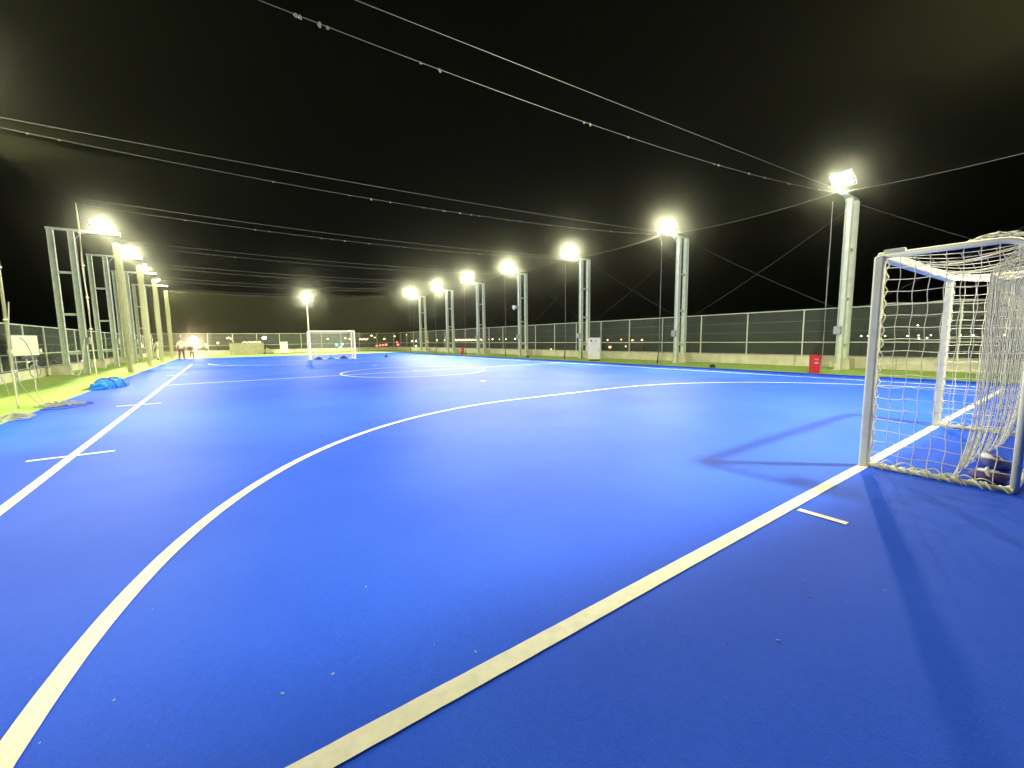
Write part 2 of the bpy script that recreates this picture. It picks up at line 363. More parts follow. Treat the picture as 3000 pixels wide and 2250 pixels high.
# ------------------------------------------------------------------ overhead cables and nets
def zup(x, y):
    t = (10.75 - x) / 21.1
    k = min(1, max(0, (y + 11.2) / 14)); zr = 6.28; zl = 5.35 + .7 * k; s = .02 + .22 * k
    return zr + (zl - zr) * t - 4 * s * t * (1 - t)
def zlo(x, y):
    t = (10.75 - x) / 21.1
    k = min(1, max(0, (y + 11.2) / 14)); zr = 6.16; zl = 5.2 + .65 * k; s = .42 - .12 * k
    return zr + (zl - zr) * t - 4 * s * t * (1 - t)
XA, XB = -10.35, 10.75
where = ['above the camera end', 'above the near goal line', 'over the near half by the second mast', 'over the halfway line by the third mast', 'over the centre circle by the fourth mast', 'over the far half by the fifth mast', 'by the sixth mast over the far goal', 'at the far end net by the last mast']
cabs = []
for i, y in enumerate(MY):
    yl = LY[i]
    def P(x, f, yy=y, y2=yl): return (x, y2 + (yy - y2) * (x - XA) / (XB - XA), f(x, yy))
    a = MB().tube([P(XA + (XB - XA) * k / 24, zup) for k in range(25)], .0052, 5)
    a = a.build('overhead_cable', M['cable']); tag(a, 'taut upper steel cable spanning the court ' + where[i], 'cable', 'overhead cables across the court')
    mb = MB(); mb.tube([P(XA + (XB - XA) * k / 24, zlo) for k in range(25)], .0045, 5)
    rr = random.Random(i)
    for k in range(26):           # knots and loose net hooks on the lower cable
        x = XA + (XB - XA) * rr.random(); p = P(x, zlo); mb.blob((p[0], p[1], p[2] - .01), (.022, .014, .02 + .02 * rr.random()), 5, 4, .3)
    b = mb.build('net_cable', M['cable']); tag(b, 'sagging lower cable with net hooks ' + where[i], 'cable', 'overhead cables across the court')
# ceiling net
def ceilz(u, v):
    x = XA + (XB - XA) * u; y = -19.5 + (28.5 + 19.5) * v
    k = 0
    for a, b in zip([-24.8] + MY, MY + [35]):
        if a <= y <= b: k = (y - a) / (b - a)
    sag = .16 * 4 * k * (1 - k)
    return (x, y, zlo(x, y) - .03 - sag - .015 * math.sin(x * 5 + y * 3))
cn = MB().sheet(ceilz, 60, 200).build('ceiling_net', M['ceil']); tag(cn, 'fine safety net stretched over the whole court below the lights', 'net')
en = MB().sheet(lambda u, v: (XA + (XB - XA) * u, 28.55 + .12 * math.sin(u * 60) * (1 - v) + .1 * math.sin(u * 23), .05 + v * (zlo(XA + (XB - XA) * u, 28.5) - .08)), 160, 12).build('end_net', M['end']); tag(en, 'olive lit net curtain hanging across the far end of the court', 'net')
sn = MB().sheet(lambda u, v: (-10.25 + .10 * math.sin(u * 70) * (1 - .6 * v), 9.4 + 19.0 * u, .03 + v * 5.9), 220, 10).build('side_net', M['side']); tag(sn, 'sheer net curtain hanging along the left edge of the blue court', 'net')
# edge ropes of the ceiling net between the masts
for nm, x, lab in (('edge_rope', XB, 'rope along the right edge of the ceiling net'), ('edge_rope', XA, 'rope along the left edge of the ceiling net')):
    ys = MY if x > 0 else LY[4:]; mb = MB(); pts = []
    for a, b in zip(ys[:-1], ys[1:]):
        for k in range(10): t_ = k / 10; pts.append((x, a + (b - a) * t_, zlo(x, a + (b - a) * t_) - .03 - .16 * 4 * t_ * (1 - t_)))
    pts.append((x, ys[-1], zlo(x, ys[-1]) - .03)); mb.tube(pts, .007 if x > 0 else .004, 5); tag(mb.build(nm, M['cable' if x > 0 else 'cordg']), lab, 'rope')
# gathered curtain bundles
def bundle(x, y, w, top, seed, mat):
    rr = random.Random(seed); o = MB(); n = 9
    for k in range(n):
        a = 2 * math.pi * k / n; pts = []; rs = []
        ph = rr.random() * 6
        for j in range(15):
            z = top * j / 14 + .02; f = .55 + .45 * math.sin(math.pi * (j / 14)) if j < 13 else .8
            pts.append((x + w * .5 * math.cos(a) * f + .008 * math.sin(z * 2 + ph), y + w * math.sin(a) * f * .8 + .008 * math.sin(z * 1.7 + ph), z)); rs.append(w * (.34 + .05 * math.sin(z * 2.3 + ph)))
        o.tube(pts, rs, 6, caps=False)
    return o
bl = ['gathered net bundle by the camera side of the left edge', 'gathered net bundle nearest the left picture edge, its foot spread on the blue court', 'gathered net bundle hanging just behind the blue tarpaulin', 'gathered net bundle at the leftmost ladder mast, brightly lit at its top', 'gathered net bundle at the second ladder mast of the left row', 'gathered net bundle at the third ladder mast of the left row', 'gathered net bundle at the far left corner of the court']
for i, y in enumerate(LY[1:]):
    o = bundle(0, 0, (.03, .035, .018, .20, .20, .20, .20)[i], 5.85, i, None).build('net_bundle', M['bund'], smooth=True); o.location = (-10.32, y + (.35 if i < 3 else .1), 0)
    tag(o, bl[i], 'net bundle', 'gathered net bundles along the court edges')
    r_ = MB(); rr = random.Random(40 + i)
    r_.tube([(.06 * math.sin(k * .9) * .3, .05 * math.sin(k * .7), 5.95 - 5.85 * k / 16) for k in range(17)], .012, 5)
    for k in range(5): r_.blob((0, .02, 5.0 - k * 1.05), (.05, .05, .03), 6, 4)
    r_.build('edge_rope', M['cord'], o)
for i, y in enumerate(MY[1:]):
    o = bundle(0, 0, .007, 5.9, 20 + i, None).build('net_bundle', M['cordg'], smooth=True); o.location = (10.95, y + .1, 0)
    tag(o, 'thin net bundle hanging inside the ' + ('tallest mast by the near goal', 'second mast of the right row', 'third mast of the right row by the cabinet', 'loudspeaker mast of the right row', 'fifth mast of the right row', 'sixth mast of the right row', 'farthest mast of the right row')[i], 'net bundle', 'gathered net bundles along the court edges')
    MB().tube([(0, 0, 5.9), (.02, .03, 3.5), (-.02, 0, 1.5), (.05, .04, .05)], .004, 5).build('edge_rope', M['cordg'], o)
    MB().tube([(0, .1, .03), (.02, .06, .5), (0, .02, 1.0)], [.035, .022, .012], 7).build('rope_end', M['black'], o)
# cross bracing wires between right masts
def wire(p, q, lab):
    n = 10; P_, Q_ = Vector(p), Vector(q); pts = [P_ + (Q_ - P_) * k / n - Vector((0, 0, .10 * 4 * (k / n) * (1 - k / n))) for k in range(n + 1)]
    tag(MB().tube(pts, .0045, 5).build('brace_wire', M['cable']), lab, 'wire', 'cross bracing wires between the right masts')
for i in range(7):
    a, b = MY[i], MY[i + 1]
    s_ = ('behind the near goal', 'from the tallest mast to the second mast', 'between the second and third masts', 'between the third and fourth masts', 'between the fourth and fifth masts', 'between the fifth and sixth masts', 'between the two farthest masts')[i]
    wire((12.93, a + .1, 6.1), (12.93, b - .1, 2.2), 'thin wire sloping down away ' + s_)
    wire((12.90, b - .1, 6.1), (12.90, a + .1, 2.2), 'thin wire sloping down nearer ' + s_)

# net heaps at the left edge
def heap(loc, r, lab, seed, mat, n=26):
    rr = random.Random(seed); o = MB()
    for k in range(n):
        a = rr.random() * 6.28; pts = []
        for j in range(9):
            a += rr.uniform(-.9, .9); q = rr.random() ** .6
            pts.append((r[0] * q * math.cos(a), r[1] * q * math.sin(a), .02 + r[2] * (1 - q) * rr.random()))
        o.tube(pts, .007, 4)
    o = o.build('net_heap', mat); o.location = loc; tag(o, lab, 'net heap'); return o
heap((-9.95, -5.75, .01), (.30, .55, .12), 'heap of netting at the left picture edge on the blue court', 3, M['cordg'], 16)
heap((-9.72, -3.95, .01), (.42, .40, .14), 'small heap of netting and cord at the foot of the left curtain', 5, M['cordg'], 12)
# looping hanging cords of the near left curtain
loops = [([(-10.2, -5.3, 5.8), (-10.2, -5.35, 3), (-10.15, -5.45, 1.2), (-10.1, -5.2, .5), (-10.0, -5.45, .05)], 'long hanging net cord at the left picture edge'),
         ([(-10.2, -4.2, 2.2), (-10.2, -4.5, 1.1), (-10.15, -4.3, .5), (-10.0, -4.1, .1), (-9.8, -4.3, .03)], 'slack cord hanging down to the small net heap'),
         ([(-10.2, -3.9, 1.5), (-10.2, -3.55, 1.35), (-10.2, -3.3, 1.0), (-10.2, -3.35, .6), (-10.1, -3.7, .25), (-9.9, -4.0, .04)], 'cord curving in a loop above the small net heap'),
         ([(-9.85, -4.7, .03), (-9.45, -4.75, .03), (-9.2, -4.1, .03), (-9.3, -3.9, .03), (-9.6, -3.75, .03)], 'dark cord lying on the blue court beside the net heap'),
         ([(-10.2, -1.0, 1.4), (-10.2, -.6, .7), (-10.2, 0.0, .45), (-10.2, .6, .75), (-10.2, 1.2, 1.5)], 'sagging cord loop left of the blue tarpaulin')]
for pts, lab in loops:
    P_ = [Vector(p) for p in pts]; out = []
    for i in range(len(P_) - 1):
        a, b, c_, d_ = P_[max(i - 1, 0)], P_[i], P_[i + 1], P_[min(i + 2, len(P_) - 1)]
        for k in range(8):
            t_ = k / 8; out.append(.5 * ((2 * b) + (c_ - a) * t_ + (2 * a - 5 * b + 4 * c_ - d_) * t_ ** 2 + (3 * b - a - 3 * c_ + d_) * t_ ** 3))
    out.append(P_[-1]); tag(MB().tube(out, .0055 if 'straight' in lab or 'long' in lab else .009, 5).build('hanging_cord', M['cordg'] if 'lying' not in lab else M['tarpd']), lab, 'cord', 'cords of the left curtain')

# ------------------------------------------------------------------ goals
def bezpts(f, n): return [f(k / n) for k in range(n + 1)]
def make_goal(depth=.97):
    o = empty('goal', (0, 0, 0)); H = 2.06; PX = 1.54; D = -depth
    for s in (-1, 1): MB().box((s * PX, 0, H / 2 + .01), (.082, .082, H)).build('post', M['white'], o, bevel=.018)
    MB().box((0, 0, H + .012), (2 * PX - .086, .080, .080)).build('crossbar', M['white'], o, bevel=.018)
    r = .019
    for s in (-1, 1):
        pts = [(s * PX, -.04, H + .01), (s * PX, D + .22, H + .01)]
        for k in range(1, 9):
            a = math.pi / 2 * k / 8; pts.append((s * PX, D + .22 - .22 * math.sin(a), H - .21 + .22 * math.cos(a)))
        pts += [(s * PX, D, 1.0), (s * PX, D, .03)]
        MB().tube(pts, r * 1.45, 10).build('rear_frame', M['white'], o, smooth=True)
        b = MB(); b.tube([(s * PX, -.04, .035), (s * PX, D, .035)], r * 1.15, 8)
        rr = random.Random(5 + s)
        for q in range(4):        # net edge gathered and wrapped loosely round the ground bar
            ph = q * 1.7; pts = []
            for k in range(71):
                ph += rr.uniform(.05, .95); e = rr.uniform(.75, 1.35); pts.append((s * PX + .027 * e * math.cos(ph), -.05 + (D + .05) * k / 70, .036 + .028 * e * math.sin(ph)))
            b.tube(pts, .0062, 5)
        for q in range(7):        # slack net folds lying on the bar
            y0 = -.12 + (D + .25) * q / 7; l = .10 + .08 * rr.random(); hh = .02 + .035 * rr.random()
            b.tube([(s * PX + .01 * math.sin(k + q), y0 - l * k / 8, .06 + hh * math.sin(math.pi * k / 8)) for k in range(9)], .006, 4)
        b.build('ground_bar', M['white'], o, smooth=True)
    MB().tube([(-PX, D, .035), (PX, D, .035)], r * 1.15, 8).build('rear_bar', M['white'], o)
    MB().tube([(-PX, D + .10, H - .02), (PX, D + .10, H - .02)], r * .7, 8).build('top_stay', M['white'], o)
    cr = .0032
    def net(name, fn, nu, nv, cord=cr, sub=3):
        m = MB()
        for i in range(nu + 1): m.tube([fn(i / nu, j / (nv * sub)) for j in range(nv * sub + 1)], cord, 4, caps=False)
        for j in range(nv + 1): m.tube([fn(i / (nu * sub), j / nv) for i in range(nu * sub + 1)], cord, 4, caps=False)
        return m.build(name, M['cord'], o)
    for s in (-1, 1):
        def side(u, v, s=s):
            y = -.045 + (D + .06) * u; z = .05 + (H - .05) * v
            if u > .8: z = min(z, H - .24 * ((u - .8) / .2) ** 2 * 1.0)
            sl = .02 * math.sin(u * math.pi) * math.sin(v * math.pi)
            return (s * (PX - .01) - s * sl - s * .03 * math.exp(-((v - .22) / .16) ** 2) * math.sin(u * 19 + s), y + .006 * math.sin(v * 40), z - .016 * abs(math.sin(u * math.pi * 4)) * math.exp(-((v - .36) / .10) ** 2) + .006 * math.sin(u * 14 + v * 9))
        net('side_net', side, 9, 18)
    def top(u, v):
        x = -PX + .04 + (2 * PX - .08) * u; y = -.03 + (D + .08) * v
        return (x, y, H + .03 - .13 * math.sin(v * math.pi) * (.4 + .6 * math.sin(u * math.pi)) - (.03 if v > .01 else 0) + .015 * math.sin(u * 31 + v * 5))
    net('top_net', top, 26, 9)
    def rear(u, v):    # slack: bellies into the goal and spreads on the ground
        x = -PX + .04 + (2 * PX - .08) * u; w = 1 - v
        y = D + .04 + .23 * min(1, w / .10) ** .7 * (.82 + .18 * math.sin(u * 5 + .9)) + .10 * w ** 7 + .015 * math.sin(u * 60) * w
        z = (H - .04) * v + .03 - .03 * abs(math.sin(u * math.pi * 26)) * (w ** .3)
        return (x, y, max(z, .03))
    net('rear_net', rear, 62, 18, cr * .95, 2)
    # net ties on posts
    for s in (-1, 1):     # cord spiralling down each post, and one along the crossbar
        MB().tube([(s * (PX - .050) + .012 * math.sin(k * .9), -.046 + .012 * math.cos(k * .9 + .3 * math.sin(k)), .05 + 1.98 * k / 110) for k in range(111)], .006, 4).build('lacing_cord', M['cord'], o)
    MB().tube([(-1.47 + 2.94 * k / 150, -.022 + .026 * math.sin(k * 1.05), H + .045 + .016 * math.cos(k * 1.05)) for k in range(151)], .0055, 4).build('lacing_cord', M['cord'], o)
    # clamps on the top corner
    for s in (-1, 1): MB().box((s * PX, -.13, H + .045), (.07, .09, .03)).box((s * PX, -.055, H + .04), (.05, .062, .04)).build('corner_clamp', M['white'], o, bevel=.006)
    # knotted surplus netting heaped on the rear top corner
    kn = MB(); rr = random.Random(11)
    for q in range(16):
        a0 = rr.random() * 6; kn.tube([(-PX + .05 + .20 * rr.random() + .03 * math.sin(k + a0), D + .45 - .40 * k / 8, H + .03 + (.045 + .03 * rr.random()) * math.sin(math.pi * k / 8)) for k in range(9)], .006, 4)
    kn.build('net_fold', M['cord'], o)
    return o
goal = make_goal(); goal.location = (0, -L_, 0); tag(goal, 'large white goal with net at the right edge of the photo', 'goal', 'goals on the blue court')
g2 = copy_tree(goal); g2.location = (0, L_, 0); g2.rotation_euler.z = math.pi; tag(g2, 'distant white goal in front of the far light pole', 'goal')

# bags behind the near goal
def bag(loc, size, rz, mats, lab, seed):
    random.seed(seed); o = empty('bag', loc, rz)
    b = MB().blob((0, 0, size[2] * .5), (size[0] / 2, size[1] / 2, size[2] / 2), 14, 8, .24).build('body', mats[0], o, smooth=True)
    s = b.modifiers.new('smooth', 'SUBSURF'); s.levels = s.render_levels = 1
    f = MB().blob((size[0] * .05, 0, size[2] * .82), (size[0] * .36, size[1] * .36, size[2] * .28), 10, 6, .34).build('flap', mats[1], o, smooth=True)
    s = f.modifiers.new('smooth', 'SUBSURF'); s.levels = s.render_levels = 1
    MB().tube([(-size[0] * .4, 0, size[2] * .55), (-size[0] * .2, .02, size[2] * 1.1), (size[0] * .2, .0, size[2] * 1.12), (size[0] * .4, 0, size[2] * .55)], .012, 6).build('strap', mats[2], o)
    return tag(o, lab, 'bag', 'bags behind the near goal')
bag((-1.22, -16.42, .01), (.34, .24, .09), .2, (M['purple'], M['bagw'], M['bagw']), 'dark purple bag with a white top tangled in the near goal net', 1)
bag((-.72, -16.40, .01), (.40, .20, .13), .5, (M['tarpd'], M['bagw'], M['purple']), 'navy bag behind the rear pole of the near goal', 2)
bag((-.86, -16.78, .01), (.46, .26, .20), .1, (M['bagw'], M['tarpd'], M['tarpd']), 'white bag with navy flap at the right picture edge', 3)
random.seed(21)

# ------------------------------------------------------------------ cabinets and boxes
def text_mesh(s, size, mat, parent, loc, rot, name='lettering'):
    cu = bpy.data.curves.new(name, 'FONT'); cu.body = s; cu.size = size; cu.align_x = 'CENTER'; cu.align_y = 'CENTER'; cu.extrude = .0015
    o = bpy.data.objects.new(name, cu); col.objects.link(o); bpy.context.view_layer.update()
    me = bpy.data.meshes.new_from_object(o.evaluated_get(bpy.context.evaluated_depsgraph_get())); col.objects.unlink(o); bpy.data.objects.remove(o)
    m = bpy.data.objects.new(name, me); me.materials.clear(); me.materials.append(mat); col.objects.link(m); m.parent = parent; m.location = loc; m.rotation_euler = rot; return m
def make_cabinet():
    o = empty('hydrant_cabinet', (0, 0, 0))           # front faces -x
    MB().box((0, 0, .71), (.28, .72, 1.22)).build('body', M['cab'], o, bevel=.012)
    MB().box((-.151, 0, .60), (.02, .62, .86)).build('door', M['cab'], o, bevel=.008)
    h = MB().box((-.168, -.24, .62), (.016, .03, .12)).build('handle', M['galvd'], o)
    MB().box((0, 0, .05), (.22, .62, .10)).build('plinth', M['cabdark'], o)
    MB().tube([(-.14, .17, 1.17), (-.18, .17, 1.17), (-.20, .17, 1.17)], [.062, .058, .03], 16).build('alarm_lamp', M['pinklamp'], o, smooth=True)
    MB().tube([(-.14, -.10, 1.17), (-.16, -.10, 1.17)], .034, 14).build('call_button', M['cabdark'], o, smooth=True)
    MB().box((0, 0, 1.335), (.34, .78, .03)).build('lid', M['cab'], o, bevel=.006)
    return o
cb = make_cabinet(); cb.location = (11.0, .12, 0); cb.rotation_euler.z = R(38); tag(cb, 'pale metal cabinet with round red lamp beside the third right mast', 'cabinet', 'pale alarm cabinets on the court margin')
c2 = copy_tree(cb); c2.location = (-.75, 37.6, 0); c2.rotation_euler.z = R(85); tag(c2, 'pale metal cabinet standing left of the far goal', 'cabinet')
def make_red():
    o = empty('extinguisher_box', (0, 0, 0)); MB().box((0, 0, .31), (.24, .26, .60)).build('body', M['red'], o, bevel=.01)
    MB().box((-.126, 0, .30), (.012, .21, .50)).build('door', M['red'], o, bevel=.004)
    MB().box((0, 0, .625), (.27, .29, .025)).build('lid', M['red'], o, bevel=.004)
    m = MB()
    for z, w in ((.50, .13), (.47, .09), (.38, .14), (.35, .10), (.345, .04)): m.box((-.134, 0, z), (.003, w, .012))
    m.build('marking', M['line'], o); return o
rb = make_red(); rb.location = (10.28, -11.1, 0); rb.rotation_euler.z = R(40); tag(rb, 'small red extinguisher box on the green margin by the tallest mast', 'extinguisher box', 'red extinguisher boxes')
r2 = copy_tree(rb); r2.location = (11.4, 17.0, 0); tag(r2, 'distant red extinguisher box between far right masts', 'extinguisher box')
o = empty('equipment_box', (10.45, -7.3, .004), .6); MB().box((0, 0, .06), (.34, .2, .11)).build('body', M['black'], o, bevel=.015); MB().tube([(-.1, 0, .12), (-.06, 0, .15), (.06, 0, .15), (.1, 0, .12)], .01, 6).build('handle', M['black'], o)
tag(o, 'low black box on the green margin between two right masts', 'box')
o = empty('drain_block', (11.2, 6.8, .004), .3); MB().box((0, 0, .07), (.22, .16, .13), taper=.8).build('body', M['black'], o, bevel=.02); MB().tube([(0, 0, .13), (0, 0, .17)], .03, 8).build('knob', M['galvd'], o)
tag(o, 'tiny dark block on the green margin near the loudspeaker mast', 'block')

# blue tarpaulin bundle on the left
def tarp():
    o = empty('tarpaulin_bundle', (-9.62, .42, .014), R(72)); rr = random.Random(4)
    def fn(u, v):
        a = math.pi * v; l = -.62 + 1.24 * u; rad = .20 * (1 - .35 * abs(2 * u - 1) ** 3) * (1 + .10 * math.sin(u * 13 + a * 3) + .07 * math.sin(u * 29 + a * 7) + rr.uniform(-.07, .07))
        return (l + .02 * math.sin(a * 6), rad * math.cos(a) * 1.35, max(0.0, rad * math.sin(a) * 1.35 + .012 * math.sin(u * 40)))
    m = MB().sheet(fn, 46, 18)
    for e in (0, 1): 
        ring = [fn(e, k / 18) for k in range(19)]; m.add(ring, [tuple(range(19)) if e else tuple(range(18, -1, -1))])
    m.build('folded_sheet', M['tarp'], o)
    f = MB().sheet(lambda u, v: (-.5 + .95 * u, .20 + .22 * v + .05 * math.sin(u * 9), .07 * (1 - v) ** 1.5 * abs(math.sin(u * 11 + 1)) + .014), 30, 6); f.build('loose_edge', M['tarpd'], o)
    s = MB()
    for q in (-.25, .2): s.tube([(q, .29 * math.cos(math.pi * k / 10), .30 * math.sin(math.pi * k / 10) + .01) for k in range(11)], .014, 5)
    s.build('strap', M['tarpd'], o); return tag(o, 'rumpled bright blue tarpaulin bundle on the left court edge', 'tarpaulin')
tarp()
o = empty('cone_stack', (4.0, 15.9, .014)); MB().box((0, 0, .015), (.42, .42, .03)).build('base', M['tarpd'], o, bevel=.008); MB().tube([(0, 0, .03), (0, 0, .30)], [.17, .03], 14).build('cone', M['tarpd'], o)
tag(o, 'dark blue training cone right of the far goal', 'cone', 'blue gear near the far goal')
for i, (x, s) in enumerate(((-.95, .16), (-.1, .13), (.85, .18))):
    o = MB().sheet(lambda u, v, s=s: (-.36 + .72 * u, -.2 + .4 * v, .01 + s * math.sin(u * math.pi) * math.sin(v * math.pi) * (1 + .3 * math.sin(u * 9 + v * 5 + i))), 16, 10).build('cloth_pile', M['tarpd' if i != 1 else 'tarp']); o.location = (x, 16.15, .014)
    tag(o, ('navy cloth pile by the left post of the far goal', 'blue cloth pile in the middle of the far goal', 'navy cloth pile by the right post of the far goal')[i], 'cloth', 'blue gear near the far goal')
# white panel unit on the left fence
o = empty('white_panel_board', (-12.55, 5.35, 0), R(-14)); MB().box((0, 0, 1.32), (.10, 1.30, .72)).build('panel', M['panelw'], o, bevel=.01)
m = MB(); [m.box((.02, s * .72, 1.12), (.10, .12, .14)) for s in (-1, 1)]; m.build('side_bracket', M['panelw'], o, bevel=.01)
m = MB(); [m.tube([(0, s * .5, 0.02), (0, s * .5, 1.0)], .022, 8) for s in (-1, 1)]; m.tube([(0, -.6, .75), (0, .6, .75)], .02, 8); m.build('stand', M['galvd'], o)
MB().box((.02, .1, .88), (.08, .8, .10)).build('lower_tray', M['cabdark'], o)
m = MB(); m.tube([(.08 + 0 * k, .25 + .28 * math.cos(k * math.pi / 12), .38 + .24 * math.sin(k * math.pi / 12)) for k in range(25)], .018, 6); m.build('hose_ring', M['cordg'], o)
tag(o, 'cream white panel board on a stand at the left edge behind the netting', 'board')
# raised service block at the far wall
o = empty('service_block', (-4.3, 39.6, 0)); MB().box((0, 0, .62), (3.3, .8, 1.22)).build('body', M['block'], o, bevel=.02); MB().box((0, 0, 1.25), (3.45, .92, .05)).build('cap', M['block'], o, bevel=.01)
m = MB(); [m.box((x, -.406, .65), (.9, .015, .8)) for x in (-1.0, .1, 1.1)]; m.build('panel', M['block'], o)
tag(o, 'beige service block against the far wall left of the far goal', 'block')
o = empty('stacked_boards', (-2.2, 39.2, 0)); m = MB(); [m.box((-.2 + .12 * k, 0, .35 - .02 * k), (.05, .6, .7 - .1 * k), .2 * k) for k in range(4)]; m.build('board', M['panelw'], o); MB().box((0, .1, .06), (.9, .7, .10)).build('pallet', M['bark'], o)
tag(o, 'leaning pale boards between the service block and the far cabinet', 'boards')

# litter on the court
gp = [(447, 1785), (115, 2178), (1272, 1890), (974, 1976), (827, 2033), (1392, 1911), (332, 2053), (2357, 1704), (2374, 1748), (2481, 1764), (2280, 1877), (2594, 1731), (2120, 1890), (1072, 1720)]
CAMP = Vector((-6.777, -16.939, 1.328)); cr_ = Vector((0.81901727, -0.57362553, -0.01282441)); cu_ = Vector((0.07220741, 0.08087209, 0.99410553)); cf_ = Vector((0.56920717, 0.81511561, -0.10765565)); FPX = 1215.26
def floorpt(u, v, z=.0):
    d_ = cf_ + cr_ * (u - 1500) / FPX - cu_ * (v - 1125) / FPX; t_ = (z - CAMP.z) / d_.z; return CAMP + d_ * t_
for i, (u, v) in enumerate(gp):
    p = floorpt(u, v, .014); s = random.uniform(.0025, .0055)
    o = MB().blob((0, 0, s * .35), (s * 1.6, s, s * .35), 7, 5, .35).build('paper_scrap', M['grit']); o.location = (p.x, p.y, .0145); o.rotation_euler.z = random.random() * 3
    tag(o, 'tiny white scrap lying on the blue court in the foreground', 'litter', 'white scraps of litter on the court')

# ------------------------------------------------------------------ people
def skin_obj(name, verts, edges, radii, mat, parent, root=0, sub=2):
    me = bpy.data.meshes.new(name); me.from_pydata(verts, edges, []); me.materials.append(mat)
    o = bpy.data.objects.new(name, me); col.objects.link(o); o.parent = parent
    m = o.modifiers.new('skin', 'SKIN'); m.use_smooth_shade = True
    sv = me.skin_vertices[0].data
    for i, r_ in enumerate(radii): sv[i].radius = r_ if isinstance(r_, tuple) else (r_, r_); sv[i].use_root = (i == root)
    s = o.modifiers.new('sub', 'SUBSURF'); s.levels = s.render_levels = sub; return o
def person(loc, rz, h, top, legs, lab, hairlong=False, stride=.12, arm=.10, lean=0):
    k = h / 1.72; o = empty('person', loc, rz)
    def S(v): return (v[0] * k, (v[1] + lean * max(0, v[2] - .9)) * k, v[2] * k)
    V = []; Rr = []; E_ = []
    def a(v, r_, par=None):
        V.append(S(v)); Rr.append(r_ * k if not isinstance(r_, tuple) else (r_[0] * k, r_[1] * k)); i = len(V) - 1
        if par is not None: E_.append((par, i))
        return i
    pel = a((0, 0, .95), .12); w_ = a((0, 0, 1.12), .115, pel); ch = a((0, -.01, 1.32), .14, w_); nb = a((0, 0, 1.46), .07, ch); nk = a((0, .01, 1.52), .052, nb)
    hd = a((0, .02, 1.60), .085, nk); a((0, .015, 1.67), .08, hd)
    for s in (-1, 1):
        sh = a((s * .17, 0, 1.40), .06, ch); el = a((s * (.24 + arm * .3), -.02, 1.13), .042, sh); wr = a((s * (.25 + arm * .5), .06, .90), .028, el); pm = a((s * (.25 + arm * .5), .08, .84), .030, wr)
        for f, (dx, l) in enumerate(((-.03, .055), (-.015, .075), (0, .08), (.015, .072), (.028, .06))): a((s * (.25 + arm * .5) + dx, .09 + .01 * f, .84 - l), .009, pm)
        hp = a((s * .095, 0, .88), .085, pel); kn = a((s * .11, .03 + s * stride * .5, .50), .058, hp); an = a((s * .115, -.02 + s * stride, .10), .038, kn); a((s * .12, .09 + s * stride, .045), .035, an)
    skin_obj('body', V, E_, Rr, M['skin'], o)
    # top garment
    V = []; Rr = []; E_ = []
    b0 = a((0, 0, .93), (.165, .135)); b1 = a((0, 0, 1.14), (.16, .13), b0); b2 = a((0, -.01, 1.33), (.175, .13), b1); b3 = a((0, 0, 1.45), .085, b2)
    for s in (-1, 1):
        sh = a((s * .175, 0, 1.395), .072, b2); el = a((s * (.245 + arm * .3), -.02, 1.13), .057, sh); a((s * (.255 + arm * .5), .05, .94), .045, el)
    skin_obj('shirt', V, E_, Rr, top, o)
    V = []; Rr = []; E_ = []
    p_ = a((0, 0, .97), .135); 
    for s in (-1, 1):
        hp = a((s * .095, 0, .86), .10, p_); kn = a((s * .11, .03 + s * stride * .5, .50), .075, hp); a((s * .115, -.02 + s * stride, .10), .06, kn)
    skin_obj('trousers', V, E_, Rr, legs, o)
    hm = MB(); c0 = S((0, -.005, 1.655)); hm.blob(c0, (.098 * k, .112 * k, .105 * k), 12, 8, .05)
    if hairlong: c1 = S((0, -.07, 1.54)); hm.blob(c1, (.08 * k, .05 * k, .13 * k), 10, 6, .06)
    hm.build('hair', M['hair'], o, smooth=True)
    for s in (-1, 1):
        q = S((s * .118, .045 + s * stride, .05)); MB().blob(q, (.05 * k, .135 * k, .05 * k), 10, 6).build('shoe', M['shoe'], o, smooth=True)
    # face
    f = MB(); fy = S((0, .105, 1.615)); f.blob((0, fy[1], fy[2]), (.014 * k, .02 * k, .022 * k), 6, 5)
    for s in (-1, 1): f.blob((s * .035 * k, fy[1] - .012 * k, fy[2] + .02 * k), (.012 * k, .01 * k, .008 * k), 6, 4); f.blob((s * .088 * k, .01 * k, fy[2]), (.014 * k, .022 * k, .03 * k), 6, 4)
    f.blob((0, fy[1] - .006 * k, fy[2] - .045 * k), (.025 * k, .01 * k, .007 * k), 6, 4); f.build('face', M['skin'], o, smooth=True)
    return tag(o, lab, 'person', 'people at the far left corner')
person((-9.35, 25.2, .014), R(-20), 1.72, M['shirt'], M['trous'], 'person in a pale loose shirt and maroon trousers with dark hair')
person((-10.9, 27.2, .006), R(30), 1.70, M['shirt'], M['panelw'], 'person in pale clothes standing behind the left net', stride=.05)
person((-8.75, 26.6, .014), R(170), 1.22, M['darkc'], M['darkc'], 'small person in dark brown clothes in front of the bright lamp', stride=.15, arm=.2, lean=.15)

